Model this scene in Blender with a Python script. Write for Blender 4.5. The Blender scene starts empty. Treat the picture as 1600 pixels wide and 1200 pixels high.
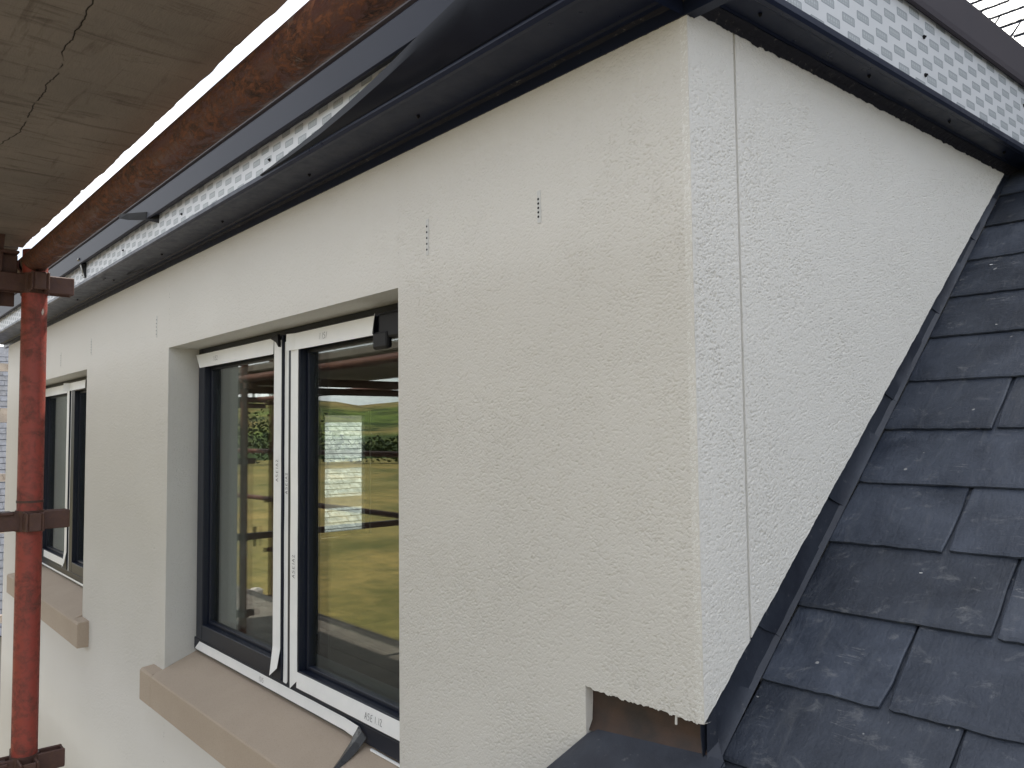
import bpy, bmesh, math, random
import numpy as np
from mathutils import Vector, Matrix, noise
random.seed(7)
H = 4.6                        # eye height above the ground; all builders below use heights relative to the eye
S = bpy.context.scene
COL = S.collection
# ------------------------------------------------------------------ camera, world, sun, exposure
F_PX, YAW, PITCH, ROLL = 1279.44, .8672, .0585, -.0115
cam_d = bpy.data.cameras.new('camera'); cam = bpy.data.objects.new('camera', cam_d); COL.objects.link(cam)
cam_d.sensor_width = 36; cam_d.lens = F_PX / 1600 * 36; cam_d.clip_start = .02; cam_d.clip_end = 6000
fw = Vector((-math.sin(YAW) * math.cos(PITCH), math.cos(YAW) * math.cos(PITCH), math.sin(PITCH)))
rt = Vector((math.cos(YAW), math.sin(YAW), 0)); up = rt.cross(fw)
r2 = math.cos(ROLL) * rt + math.sin(ROLL) * up; u2 = -math.sin(ROLL) * rt + math.cos(ROLL) * up
mw = Matrix((r2, u2, -fw)).transposed().to_4x4(); mw.translation = Vector((0, -1.1, H)); cam.matrix_world = mw
S.camera = cam
S.render.resolution_x, S.render.resolution_y = 1024, 768
SUN = Vector((-.21, .50, .84)).normalized()
el = math.asin(SUN.z); rot = math.atan2(SUN.x, SUN.y)
world = bpy.data.worlds.new('World'); S.world = world; world.use_nodes = True
wn, wl_ = world.node_tree.nodes, world.node_tree.links
wn.clear()
sky = wn.new('ShaderNodeTexSky'); sky.sky_type = 'NISHITA'; sky.sun_disc = False
sky.sun_elevation = el; sky.sun_rotation = rot; sky.air_density = 1.0; sky.dust_density = 2.0; sky.ozone_density = 1.0
bg = wn.new('ShaderNodeBackground'); bg.inputs[1].default_value = .12
wo = wn.new('ShaderNodeOutputWorld')
tc = wn.new('ShaderNodeTexCoord'); mp = wn.new('ShaderNodeMapping'); mp.inputs['Scale'].default_value = (1, 1, 2.6)
nz = wn.new('ShaderNodeTexNoise'); nz.inputs['Scale'].default_value = 2.2; nz.inputs['Detail'].default_value = 6; nz.inputs['Roughness'].default_value = .55
cr = wn.new('ShaderNodeValToRGB'); cr.color_ramp.elements[0].position = .34; cr.color_ramp.elements[1].position = .62
cr.color_ramp.elements[0].color = (.35, .35, .35, 1); cr.color_ramp.elements[1].color = (1, 1, 1, 1)
nz2 = wn.new('ShaderNodeTexNoise'); nz2.inputs['Scale'].default_value = 5; nz2.inputs['Detail'].default_value = 5
cc = wn.new('ShaderNodeValToRGB'); cc.color_ramp.elements[0].color = (5.2, 5.5, 6.0, 1); cc.color_ramp.elements[1].color = (10.5, 10.5, 10.4, 1)
cc.color_ramp.elements[0].position = .35; cc.color_ramp.elements[1].position = .65
mx = wn.new('ShaderNodeMixRGB')
wl_.new(tc.outputs['Generated'], mp.inputs[0]); wl_.new(mp.outputs[0], nz.inputs[0]); wl_.new(mp.outputs[0], nz2.inputs[0])
wl_.new(nz.outputs[0], cr.inputs[0]); wl_.new(nz2.outputs[0], cc.inputs[0]); wl_.new(cr.outputs[0], mx.inputs[0])
wl_.new(sky.outputs[0], mx.inputs[1]); wl_.new(cc.outputs[0], mx.inputs[2]); wl_.new(mx.outputs[0], bg.inputs[0]); wl_.new(bg.outputs[0], wo.inputs[0])
sl = bpy.data.lights.new('sun', 'SUN'); sl.energy = 4.4; sl.angle = math.radians(.53); sl.color = (1, .95, .87)
so = bpy.data.objects.new('sun', sl); COL.objects.link(so); so.rotation_euler = SUN.to_track_quat('Z', 'Y').to_euler(); so.location = (-6, 8, 22)
S.view_settings.view_transform = 'Standard'; S.view_settings.look = 'None'; S.view_settings.gamma = 1; S.view_settings.exposure = .95
S.render.engine = 'CYCLES'

# ------------------------------------------------------------------ materials
class NT:
    def __init__(s, name, rough=.6, metallic=0.0, spec=.5):
        m = bpy.data.materials.new(name); m.use_nodes = True; s.m = m; s.t = m.node_tree; s.n = s.t.nodes
        s.b = s.n['Principled BSDF']; s.b.inputs['Roughness'].default_value = rough; s.b.inputs['Metallic'].default_value = metallic
        s.b.inputs['Specular IOR Level'].default_value = spec
    def new(s, t, **k):
        n = s.n.new(t)
        for a, v in k.items(): setattr(n, a, v)
        return n
    def link(s, a, b): s.t.links.new(a, b)
    def coord(s, scale=(1, 1, 1), kind='Object', rot=(0, 0, 0)):
        t = s.new('ShaderNodeTexCoord'); m = s.new('ShaderNodeMapping'); m.inputs['Scale'].default_value = scale; m.inputs['Rotation'].default_value = rot
        s.link(t.outputs[kind], m.inputs[0]); return m.outputs[0]
    def noise(s, co, scale, detail=4, rough=.5, dist=0):
        n = s.new('ShaderNodeTexNoise'); n.inputs['Scale'].default_value = scale; n.inputs['Detail'].default_value = detail
        n.inputs['Roughness'].default_value = rough; n.inputs['Distortion'].default_value = dist; s.link(co, n.inputs[0]); return n.outputs[0]
    def ramp(s, v, *stops):
        r = s.new('ShaderNodeValToRGB'); e = r.color_ramp.elements
        while len(e) < len(stops): e.new(.5)
        for q, (p, c) in zip(e, stops):
            q.position = p; q.color = (c, c, c, 1) if isinstance(c, (int, float)) else (*c, 1)
        s.link(v, r.inputs[0]); return r.outputs[0]
    def mix(s, f, a, b, mode='MIX'):
        m = s.new('ShaderNodeMixRGB', blend_type=mode)
        for v, i in ((f, 0), (a, 1), (b, 2)):
            if isinstance(v, (int, float)): m.inputs[i].default_value = v if i == 0 else (v, v, v, 1)
            elif isinstance(v, tuple): m.inputs[i].default_value = (*v, 1)
            else: s.link(v, m.inputs[i])
        return m.outputs[0]
    def math(s, op, a, b=None, c=None):
        m = s.new('ShaderNodeMath', operation=op)
        for i, v in enumerate((a, b, c)):
            if v is None: continue
            if isinstance(v, (int, float)): m.inputs[i].default_value = v
            else: s.link(v, m.inputs[i])
        return m.outputs[0]
    def bump(s, h, strength=.5, dist=.002):
        b = s.new('ShaderNodeBump'); b.inputs['Strength'].default_value = strength; b.inputs['Distance'].default_value = dist
        s.link(h, b.inputs['Height']); s.link(b.outputs[0], s.b.inputs['Normal'])
    def col(s, c):
        if isinstance(c, tuple): s.b.inputs['Base Color'].default_value = (*c, 1)
        else: s.link(c, s.b.inputs['Base Color'])
    def rough(s, v): s.link(v, s.b.inputs['Roughness'])

def mat_render(name, sc, dist, colr, real=False):
    k = NT(name, .9, spec=.2)
    co = k.coord((.8, .8, 1.2))
    big = k.noise(k.coord(), 2.2, 5, .6)
    n1 = k.noise(co, sc, 2, .5)
    pits = k.ramp(n1, (.34, 0.0), (.46, 1.0))
    fine_ = k.noise(co, sc * 3.2, 3, .65)
    k.bump(fine_ if real else k.mix(.3, pits, fine_), .9, dist * (.45 if real else .7))
    c1 = k.mix(k.ramp(big, (.3, 0.0), (.7, 1.0)), colr, tuple(x * .965 for x in colr))
    pit_shade = k.ramp(k.noise(k.coord((1, 1, 1.5)), sc * 1.1, 2, .5), (.22, 1.0), (.29, 0.0))  # dark flecks shaped like pits, their shade painted into the colour
    k.col(k.mix(k.math('MULTIPLY', pit_shade, .6), c1, (.30, .29, .26)))
    return k.m
M = {}
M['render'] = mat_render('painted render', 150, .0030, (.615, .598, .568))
M['render_coarse_lit'] = mat_render('coarse painted render with side light', 150, .0030, (.69, .683, .66), True)  # lighter than the front wall: side light put into the colour
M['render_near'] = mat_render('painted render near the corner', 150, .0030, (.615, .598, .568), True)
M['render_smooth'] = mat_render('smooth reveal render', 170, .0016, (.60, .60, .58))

k = NT('slate', .55, spec=.42)
oi = k.new('ShaderNodeObjectInfo')
vadd = k.new('ShaderNodeVectorMath', operation='ADD'); sc_ = k.new('ShaderNodeVectorMath', operation='SCALE'); sc_.inputs[0].default_value = (7, 3, 5)
k.link(oi.outputs['Random'], sc_.inputs['Scale']); tcn = k.new('ShaderNodeTexCoord'); k.link(tcn.outputs['Object'], vadd.inputs[0]); k.link(sc_.outputs[0], vadd.inputs[1])
def mp_(k, v, s, r=(0, 0, 0)):
    m = k.new('ShaderNodeMapping'); m.inputs['Scale'].default_value = s; m.inputs['Rotation'].default_value = r; k.link(v, m.inputs[0]); return m.outputs[0]
P = vadd.outputs[0]
n_big = k.noise(mp_(k, P, (1, 1, 1)), 7, 6, .62, .4)
n_str = k.noise(mp_(k, P, (14, 2.2, 1), (0, 0, .18)), 3.2, 6, .65, .8)
n_fine = k.noise(mp_(k, P, (1, 1, 1)), 120, 4, .7)
base = k.mix(k.ramp(n_big, (.3, 0.0), (.72, 1.0)), (.012, .017, .029), (.052, .062, .086))
base = k.mix(k.math('MULTIPLY', k.ramp(n_str, (.55, 0.0), (.8, 1.0)), .35), base, (.11, .115, .125))
tone = k.math('MULTIPLY_ADD', oi.outputs['Random'], .65, .68)
base = k.mix(1.0, base, k.mix(0.0, tone, tone), 'MULTIPLY')
wv = k.noise(mp_(k, P, (3, 26, 1), (0, 0, .5)), 2.4, 3, .5, 1.5)
scr = k.math('MULTIPLY', k.ramp(wv, (.488, 0.0), (.498, 1.0), (.508, 0.0)), k.ramp(k.noise(mp_(k, P, (1, 1, 1)), 11, 3), (.60, 0.0), (.68, 1.0)))
spk = k.ramp(k.noise(mp_(k, P, (1, 1, 1)), 55, 2, .4), (.77, 0.0), (.80, 1.0))
dust = k.math('MULTIPLY', k.ramp(k.noise(mp_(k, P, (1, 1.6, 1)), 16, 6, .75, .5), (.57, 0.0), (.80, 1.0)), .40)
lite = k.math('MAXIMUM', k.math('MAXIMUM', k.math('MULTIPLY', scr, .6), k.math('MULTIPLY', spk, .7)), dust)
k.col(k.mix(lite, base, (.36, .36, .36)))
k.rough(k.ramp(n_big, (.3, .40), (.7, .58)))
k.bump(k.mix(.35, k.mix(.5, n_big, n_str), n_fine), .8, .006)
M['slate'] = k.m

k = NT('lead sheet', .5, .15)
c = k.coord(); a = k.noise(c, 9, 6, .65); b = k.noise(c, 42, 5, .7)
base = k.mix(k.ramp(a, (.3, 0.0), (.7, 1.0)), (.006, .009, .019), (.026, .033, .050))
k.col(k.mix(k.ramp(b, (.62, 0.0), (.76, .35)), base, (.26, .26, .27))); k.bump(k.mix(.4, a, b), .5, .004); M['lead'] = k.m
k = NT('stained lead upstand', .6, .1)
c = k.coord(); a = k.noise(c, 7, 5, .6); b = k.noise(c, 60, 4, .7)
k.col(k.mix(k.ramp(a, (.35, 0.0), (.68, 1.0)), (.016, .014, .014), (.072, .036, .022))); k.bump(b, .4, .002); M['lead_brown'] = k.m

k = NT('anthracite plastic', .34, spec=.16)
c = k.coord(); a = k.noise(c, 5, 4)
k.col(k.mix(a, (.009, .013, .029), (.015, .020, .040))); k.rough(k.ramp(k.noise(c, 22, 5, .7), (.3, .26), (.75, .46))); k.bump(k.noise(c, 3, 3), .12, .004); M['soffit'] = k.m
k = NT('dusty anthracite plastic', .6, 0, .15)
c = k.coord(); b = k.noise(c, 60, 6, .75)
k.col(k.mix(k.ramp(b, (.60, 0.0), (.8, .8)), (.018, .018, .024), (.34, .32, .29))); k.bump(b, .5, .003); M['soffit_dusty'] = k.m
k = NT('grey eaves trim', .5, .0, .15)
c = k.coord(); k.col(k.mix(k.noise(c, 4, 4), (.048, .044, .054), (.068, .060, .070))); M['trim'] = k.m
k = NT('dark grey eaves trim', .45, .0, .12); c = k.coord(); k.col(k.mix(k.noise(c, 4, 4), (.011, .014, .027), (.019, .023, .039))); M['trim_dark'] = k.m
k = NT('loose fascia plastic', .36, 0, .08); c = k.coord(); k.col(k.mix(k.noise(c, 5, 4), (.004, .005, .011), (.007, .009, .016))); M['navy'] = k.m
k = NT('window frame', .40, 0, .35); c = k.coord(); k.col(k.mix(k.noise(c, 6, 4), (.006, .009, .020), (.011, .015, .029))); k.bump(k.noise(c, 420, 2), .08, .0005); M['frame'] = k.m
k = NT('protective film', .38); c = k.coord(); k.col(k.mix(k.ramp(k.noise(c, 14, 5, .6), (.3, 0.0), (.75, 1.0)), (.80, .82, .85), (.87, .88, .90))); k.bump(k.noise(k.coord((1, 1, 1)), 16, 3), .25, .003); M['film'] = k.m
k = NT('black rubber', .55, spec=.25); k.col((.006, .006, .008)); M['black'] = k.m
k = NT('black loose plastic', .25); c = k.coord(); k.col((.007, .008, .010)); k.bump(k.noise(c, 30, 3), .6, .006); M['black_gloss'] = k.m
k = NT('pen ink', .6); k.col((.10, .10, .13)); M['ink'] = k.m
k = NT('grey sealant', .6); k.col((.50, .50, .49)); M['sealant'] = k.m
k = NT('cast stone sill', .85, spec=.25); c = k.coord(); a = k.noise(c, 3, 5, .6); b = k.noise(c, 260, 3, .7)
base = k.mix(k.ramp(a, (.3, 0.0), (.7, 1.0)), (.385, .315, .25), (.43, .355, .285)); k.col(k.mix(k.ramp(b, (.3, .25), (.5, 0.0)), base, (.18, .14, .10))); k.bump(b, .5, .0015); M['sill'] = k.m
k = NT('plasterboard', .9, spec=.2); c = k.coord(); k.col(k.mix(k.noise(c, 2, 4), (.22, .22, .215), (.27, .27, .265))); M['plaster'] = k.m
k = NT('room floor', .8); c = k.coord((1, 6, 1)); k.col(k.mix(k.noise(c, 3, 4), (.08, .06, .045), (.12, .09, .065))); M['floor'] = k.m

# membrane: white sheet with staggered grey logo blocks (flat print)
def mat_membrane(name, axis):
    k = NT(name, .5)
    t = k.new('ShaderNodeTexCoord'); sp = k.new('ShaderNodeSeparateXYZ'); k.link(t.outputs['Object'], sp.inputs[0])
    h, z = sp.outputs[axis], sp.outputs[2]
    AX, AZ, BX, BZ = .0588, .0221, .0194, -.0327; DET = AX * BZ - BX * AZ      # the two steps of the printed repeat
    al = k.math('ADD', k.math('MULTIPLY', h, BZ / DET), k.math('MULTIPLY', z, -BX / DET)); be = k.math('ADD', k.math('MULTIPLY', h, -AZ / DET), k.math('MULTIPLY', z, AX / DET))
    fa = k.math('SUBTRACT', al, k.math('ROUND', al)); fb = k.math('SUBTRACT', be, k.math('ROUND', be))
    ox = k.math('ADD', k.math('MULTIPLY', fa, AX), k.math('MULTIPLY', fb, BX)); oz = k.math('ADD', k.math('MULTIPLY', fa, AZ), k.math('MULTIPLY', fb, BZ))
    ax = k.math('ABSOLUTE', ox); az = k.math('ABSOLUTE', oz)
    def rbox(w, hh, r):
        qx = k.math('MAXIMUM', k.math('SUBTRACT', ax, w - r), 0.0); qz = k.math('MAXIMUM', k.math('SUBTRACT', az, hh - r), 0.0)
        d = k.math('SQRT', k.math('ADD', k.math('MULTIPLY', qx, qx), k.math('MULTIPLY', qz, qz)))
        return k.math('LESS_THAN', d, r)
    outer = rbox(.0245, .0090, .0034); inner = rbox(.0230, .0076, .0024)
    lx = k.math('SINE', k.math('MULTIPLY', ox, 700)); lz = k.math('SINE', k.math('MULTIPLY', oz, 800))
    letters = k.math('MULTIPLY', k.math('GREATER_THAN', k.math('ADD', lx, k.math('MULTIPLY', lz, .8)), .35), k.math('LESS_THAN', az, .0048))
    letters = k.math('MULTIPLY', letters, k.math('LESS_THAN', ax, .0190))
    white = k.mix(k.noise(k.coord(), 7, 4), (.52, .545, .58), (.60, .62, .65))
    c = k.mix(outer, white, (.20, .225, .25)); c = k.mix(inner, c, (.31, .34, .365)); c = k.mix(k.math('MULTIPLY', letters, inner), c, (.42, .45, .475))
    k.col(c); k.bump(k.noise(k.coord(), 9, 3), .35, .008); return k.m
M['membrane_x'] = mat_membrane('printed membrane front', 0)
M['membrane_y'] = mat_membrane('printed membrane side', 1)

def mat_tube(name, reds, rust, lo, hi, sc=(1, 1, 1)):
    k = NT(name, .62, spec=.4); c = k.coord(sc); a = k.noise(c, 26, 7, .72, .8); b = k.noise(c, 95, 5, .75, .6); d = k.noise(k.coord((1, 1, .5)), 6, 5, .6)
    f = k.ramp(k.mix(.45, a, b), (lo, 0.0), (hi, 1.0)); bb = k.ramp(b, (.40, 0.0), (.60, 1.0))
    pr = k.mix(d, reds[0], reds[1]); ru = k.mix(bb, rust[0], rust[1]); base = k.mix(f, pr, ru)
    chip = k.ramp(k.noise(k.coord((1, 1, .6)), 30, 4, .55), (.72, 0.0), (.75, .8)); sm = k.ramp(k.noise(k.coord((1.4, 1.4, .7)), 9, 6, .7, .6), (.62, 0.0), (.72, .55)); k.col(k.mix(sm, k.mix(chip, base, (.42, .38, .34)), (.30, .26, .24)))
    k.rough(k.ramp(f, (0, .45), (1, .85))); k.bump(k.mix(.5, a, b), .6, .0025); return k.m
M['tube_red'] = mat_tube('worn red scaffold paint', ((.27, .046, .030), (.20, .036, .028)), ((.075, .024, .019), (.13, .045, .034)), .47, .60)
M['tube_rust'] = mat_tube('rusted red scaffold tube', ((.085, .026, .019), (.055, .017, .014)), ((.014, .008, .007), (.15, .055, .028)), .45, .52, (.8, 1.5, 1.5))
M['steel_brown'] = mat_tube('rusty brown steel', ((.085, .036, .028), (.055, .026, .022)), ((.035, .020, .016), (.085, .045, .028)), .4, .65)

def mat_board(name, crack=None, tone=1.0):
    k = NT(name, .85, spec=.2); t = k.new('ShaderNodeTexCoord'); P = t.outputs['Object']
    gr = k.noise(mp_(k, P, (2.2, 26, 26)), 3.0, 7, .68, .5); saw = k.noise(mp_(k, P, (26, 4, 4), (0, 0, .12)), 2.2, 6, .7, .6); bl = k.noise(P, 5, 5, .6)
    fine = k.noise(mp_(k, P, (40, 120, 60)), 2, 4, .7)
    c = k.mix(k.ramp(bl, (.3, 0.0), (.7, 1.0)), tuple(x * tone for x in (.150, .130, .112)), tuple(x * tone for x in (.225, .192, .162)))
    c = k.mix(k.ramp(saw, (.30, .8), (.46, 0.0)), c, tuple(x * tone for x in (.070, .053, .041)))
    c = k.mix(k.ramp(gr, (.28, .7), (.42, 0.0)), c, tuple(x * tone for x in (.080, .061, .047)))
    h = k.mix(.5, k.mix(.5, gr, saw), fine)
    if crack is not None:
        sp = k.new('ShaderNodeSeparateXYZ'); k.link(P, sp.inputs[0])
        w1 = k.noise(mp_(k, P, (3.2, .2, .2)), 2.0, 5, .62)
        dd = k.math('ABSOLUTE', k.math('SUBTRACT', k.math('ADD', sp.outputs[1], k.math('MULTIPLY', k.math('SUBTRACT', w1, .5), .045)), crack))
        gate = k.ramp(k.noise(mp_(k, P, (9, 1, 1)), 2.5, 2), (.37, 0.0), (.43, 1.0))
        m = k.math('MULTIPLY', k.ramp(k.math('MULTIPLY', dd, 100.0), (.03, 1.0), (.10, 0.0)), gate)
        c = k.mix(m, c, (.012, .009, .007)); h = k.mix(m, h, 0.0)
    k.col(c); k.bump(h, .7, .004); return k.m
M['board'] = mat_board('weathered scaffold board', None, .75); M['board_crack'] = mat_board('split scaffold board', -.905, 1.02)
M['board_pale'] = mat_board('pale scaffold board', None, 2.0)

k = NT('window glass', .0); k.n.remove(k.b)
fr = k.new('ShaderNodeLayerWeight'); fr.inputs[0].default_value = .5; fz = k.math('MULTIPLY_ADD', k.math('POWER', fr.outputs['Facing'], 4.6), .90, .10); gl = k.new('ShaderNodeBsdfGlossy'); gl.inputs['Roughness'].default_value = 0.0; gl.inputs[0].default_value = (.92, .95, .93, 1)
tr = k.new('ShaderNodeBsdfTransparent'); tr.inputs[0].default_value = (.93, .955, .94, 1); ms = k.new('ShaderNodeMixShader')
k.link(fz, ms.inputs[0]); k.link(tr.outputs[0], ms.inputs[1]); k.link(gl.outputs[0], ms.inputs[2])
k.link(ms.outputs[0], k.n['Material Output'].inputs[0]); M['glass'] = k.m

k = NT('dry meadow grass', .95, spec=.1); c = k.coord(); a = k.noise(c, .03, 7, .66); b = k.noise(c, .16, 8, .75)
base = k.mix(k.ramp(a, (.35, 0.0), (.65, 1.0)), (.30, .205, .07), (.12, .12, .042)); b2 = k.noise(c, 1.1, 6, .8); base = k.mix(k.ramp(b2, (.4, .55), (.6, 0.0)), base, (.10, .085, .035)); k.col(k.mix(k.ramp(b, (.38, .8), (.58, 0.0)), base, (.06, .065, .02))); k.bump(b, .6, .25); M['grass'] = k.m
k = NT('hill pasture and bracken', .95, spec=.1); c = k.coord(); a = k.noise(c, .012, 7, .62); b = k.noise(c, .08, 6, .7)
hz = k.new('ShaderNodeSeparateXYZ'); k.link(k.new('ShaderNodeTexCoord').outputs['Object'], hz.inputs[0]); hh_ = k.ramp(k.math('ADD', k.math('MULTIPLY', hz.outputs[2], .045), k.math('MULTIPLY', a, .25)), (.20, 0.0), (.34, 1.0))
base = k.mix(k.ramp(a, (.40, 0.0), (.60, 1.0)), (.085, .115, .026), (.23, .155, .065)); base = k.mix(hh_, (.030, .048, .014), base); base = k.mix(k.ramp(k.math('ADD', k.math('MULTIPLY', hz.outputs[2], .045), k.math('MULTIPLY', a, .5)), (1.05, 0.0), (1.25, .8)), base, (.25, .165, .075)); k.col(k.mix(k.ramp(b, (.40, .95), (.56, 0.0)), base, (.024, .036, .010))); k.bump(b, .8, 3); M['hill'] = k.m
k = NT('sandy yard', .95, spec=.15); c = k.coord(); a = k.noise(c, .5, 6, .65); b = k.noise(c, 12, 5, .7)
k.col(k.mix(k.ramp(a, (.42, 0.0), (.58, 1.0)), (.40, .375, .34), (.27, .25, .215))); k.bump(b, .6, .03); M['yard'] = k.m
k = NT('leaf', .7); oi = k.new('ShaderNodeTexCoord'); a = k.noise(oi.outputs['Object'], .6, 4); k.col(k.mix(a, (.018, .035, .010), (.045, .070, .018))); M['leaf'] = k.m
k = NT('bark', .9); k.col((.06, .045, .032)); M['bark'] = k.m
k = NT('rubble stone', .9); c = k.coord(); k.col(k.mix(k.noise(c, 4, 5), (.30, .26, .23), (.42, .37, .33))); k.bump(k.noise(c, 9, 5), .7, .03); M['stone'] = k.m
k = NT('grey blockwork', .9); c = k.coord(); k.col(k.mix(k.noise(c, 2, 5), (.22, .215, .20), (.30, .29, .27))); M['block'] = k.m

# ------------------------------------------------------------------ helpers
def base_mesh(name, verts, faces, mat, smooth=False, lift=True):
    me = bpy.data.meshes.new(name); me.from_pydata([(v[0], v[1], v[2] + (H if lift else 0)) for v in verts], [], faces)
    bm = bmesh.new(); bm.from_mesh(me); bmesh.ops.recalc_face_normals(bm, faces=bm.faces); bm.to_mesh(me); bm.free()
    me.materials.append(mat)
    if smooth: me.polygons.foreach_set('use_smooth', [True] * len(me.polygons))
    return me
def parent_to(o, p):
    if p is not None:
        o.parent = p; o.matrix_parent_inverse = Matrix.Translation(-p.location) if p.type == 'EMPTY' else Matrix()
def obj(name, verts, faces, mat, parent=None, smooth=False):
    o = bpy.data.objects.new(name, base_mesh(name, verts, faces, mat, smooth)); COL.objects.link(o); parent_to(o, parent); return o
def tag(o, label=None, cat=None, group=None, kind=None):
    for a, v in (('label', label), ('category', cat), ('group', group), ('kind', kind)):
        if v: o[a] = v
    return o
def thing(name, loc, label, cat, group=None):
    o = bpy.data.objects.new(name, None); COL.objects.link(o); o.location = (loc[0], loc[1], loc[2] + H); o.empty_display_size = .2
    return tag(o, label, cat, group)
class G:
    def __init__(s): s.v, s.f = [], []
    def quad(s, a, b, c, d): i = len(s.v); s.v += [a, b, c, d]; s.f.append((i, i + 1, i + 2, i + 3))
    def box(s, x0, x1, y0, y1, z0, z1):
        i = len(s.v)
        s.v += [(x0, y0, z0), (x1, y0, z0), (x1, y1, z0), (x0, y1, z0), (x0, y0, z1), (x1, y0, z1), (x1, y1, z1), (x0, y1, z1)]
        s.f += [tuple(i + j for j in q) for q in ((0, 3, 2, 1), (4, 5, 6, 7), (0, 1, 5, 4), (1, 2, 6, 5), (2, 3, 7, 6), (3, 0, 4, 7))]
    def prism(s, pts, axis, a0, a1):           # polygon pts in the two other axes, extruded along axis
        n = len(pts); i = len(s.v)
        def mk(p, a):
            q = list(p); q.insert(axis, a); return tuple(q)
        s.v += [mk(p, a0) for p in pts] + [mk(p, a1) for p in pts]
        s.f.append(tuple(range(i + n - 1, i - 1, -1))); s.f.append(tuple(range(i + n, i + 2 * n)))
        for j in range(n): s.f.append((i + j, i + (j + 1) % n, i + n + (j + 1) % n, i + n + j))
    def strip(s, rows):                         # grid of points: list of equal-length rows
        i = len(s.v); n = len(rows[0])
        for r in rows: s.v += r
        for a in range(len(rows) - 1):
            for b in range(n - 1): s.f.append((i + a * n + b, i + a * n + b + 1, i + (a + 1) * n + b + 1, i + (a + 1) * n + b))
    def slab(s, rows, off):                     # a thin curved sheet with thickness (offset vector)
        s.strip(rows); o2 = [[tuple(p[k] + off[k] for k in range(3)) for p in r] for r in rows]; s.strip(o2)
        n = len(rows[0])
        loop = [(0, b) for b in range(n)] + [(a, n - 1) for a in range(1, len(rows))] + [(len(rows) - 1, b) for b in range(n - 2, -1, -1)] + [(a, 0) for a in range(len(rows) - 2, 0, -1)]
        for (a, b), (c, d) in zip(loop, loop[1:] + loop[:1]): s.quad(rows[a][b], rows[c][d], o2[c][d], o2[a][b])
    def tube(s, a, b, r, n=20, r_in=None):
        a, b = Vector(a), Vector(b); d = (b - a).normalized(); x = d.orthogonal().normalized(); y = d.cross(x); i = len(s.v)
        ri = r_in if r_in else r * .86
        def ring(c, rr): return [tuple(c + rr * (math.cos(2 * math.pi * k / n) * x + math.sin(2 * math.pi * k / n) * y)) for k in range(n)]
        s.v += ring(a, r) + ring(b, r) + ring(a, ri) + ring(b, ri)
        for k in range(n):
            m = (k + 1) % n
            s.f += [(i + k, i + m, i + n + m, i + n + k), (i + 2 * n + m, i + 2 * n + k, i + 3 * n + k, i + 3 * n + m), (i + k, i + 2 * n + k, i + 2 * n + m, i + m), (i + n + k, i + n + m, i + 3 * n + m, i + 3 * n + k)]
    def rod(s, a, b, r, n=8):
        a, b = Vector(a), Vector(b); d = (b - a).normalized(); x = d.orthogonal().normalized(); y = d.cross(x); i = len(s.v)
        for c in (a, b): s.v += [tuple(c + r * (math.cos(2 * math.pi * k / n) * x + math.sin(2 * math.pi * k / n) * y)) for k in range(n)]
        for k in range(n): m = (k + 1) % n; s.f.append((i + k, i + m, i + n + m, i + n + k))
        s.f += [tuple(range(i + n - 1, i - 1, -1)), tuple(range(i + n, i + 2 * n))]
    def out(s, name, mat, parent=None, smooth=False): return obj(name, s.v, s.f, mat, parent, smooth)
def bevel(o, w, seg=2):
    m = o.modifiers.new('bevel', 'BEVEL'); m.width = w; m.segments = seg; m.limit_method = 'ANGLE'; m.angle_limit = math.radians(40); return o
def auto_smooth(o):
    me = o.data; me.polygons.foreach_set('use_smooth', [True] * len(me.polygons))
    try: me.set_sharp_from_angle(angle=math.radians(35))
    except Exception: pass
    return o
def jit(x, s, amp): return amp * (noise.noise(Vector((x * s, 1.7, 3.1))) + .5 * noise.noise(Vector((x * s * 2.7, 5.2, .4))) + .35 * noise.noise(Vector((x * s * 7, 9.1, 2.4))))

# ------------------------------------------------------------------ ground, yard, hills
XC, ZE, ZB, YT = -.829, .727, -.4715, 1.453        # dormer corner, eaves height, foot of the corner, back end of the cheek
GZ = -H
g = G(); g.quad((-3000, -3000, GZ), (3000, -3000, GZ), (3000, 3000, GZ), (-3000, 3000, GZ)); tag(g.out('ground', M['grass']), kind='structure')
g = G(); rows = []
for j in range(17):
    rows.append([(-32 + i * 4.0 + (jit(i + j, .7, .6) if j else 0), (-6.8 + jit(i, .4, 1.4)) if j == 0 else -6.8 + 1.8 * j, GZ + .004 + (.09 if 0 < j < 16 and 0 < i < 21 else 0) * max(0, .5 + noise.noise(Vector((i * .6, j * .7, 0))))) for i in range(22)])
g.strip(rows); tag(g.out('yard', M['yard'], smooth=True), kind='structure')  # carried on out of view so its pale ground bounces light onto the cheek
g = G(); rows = []
for j in range(40):                                  # hill ridge to the front of the house
    r = 150 + j * 14
    row = []
    for i in range(110):
        a = math.radians(175 + i * 1.5)
        rise = 1 / (1 + math.exp(-(r - 300) / 45))
        ridge = 19 + 7 * noise.noise(Vector((a * 4.2, 0, 3))) + 3 * noise.noise(Vector((a * 13, 1, 3)))
        fall = max(0., 1 - max(0, r - 470) / 260)
        z = GZ - 1.0 + 1.06 * min(1, (r - 150) / 30) + rise * ridge * fall * 1.2 + 1.2 * rise * noise.noise(Vector((a * 40, r * .03, 7)))
        row.append((r * math.cos(a), r * math.sin(a), z))
    rows.append(row)
g.strip(rows); tag(g.out('hill', M['hill'], smooth=True), kind='structure')
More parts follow.
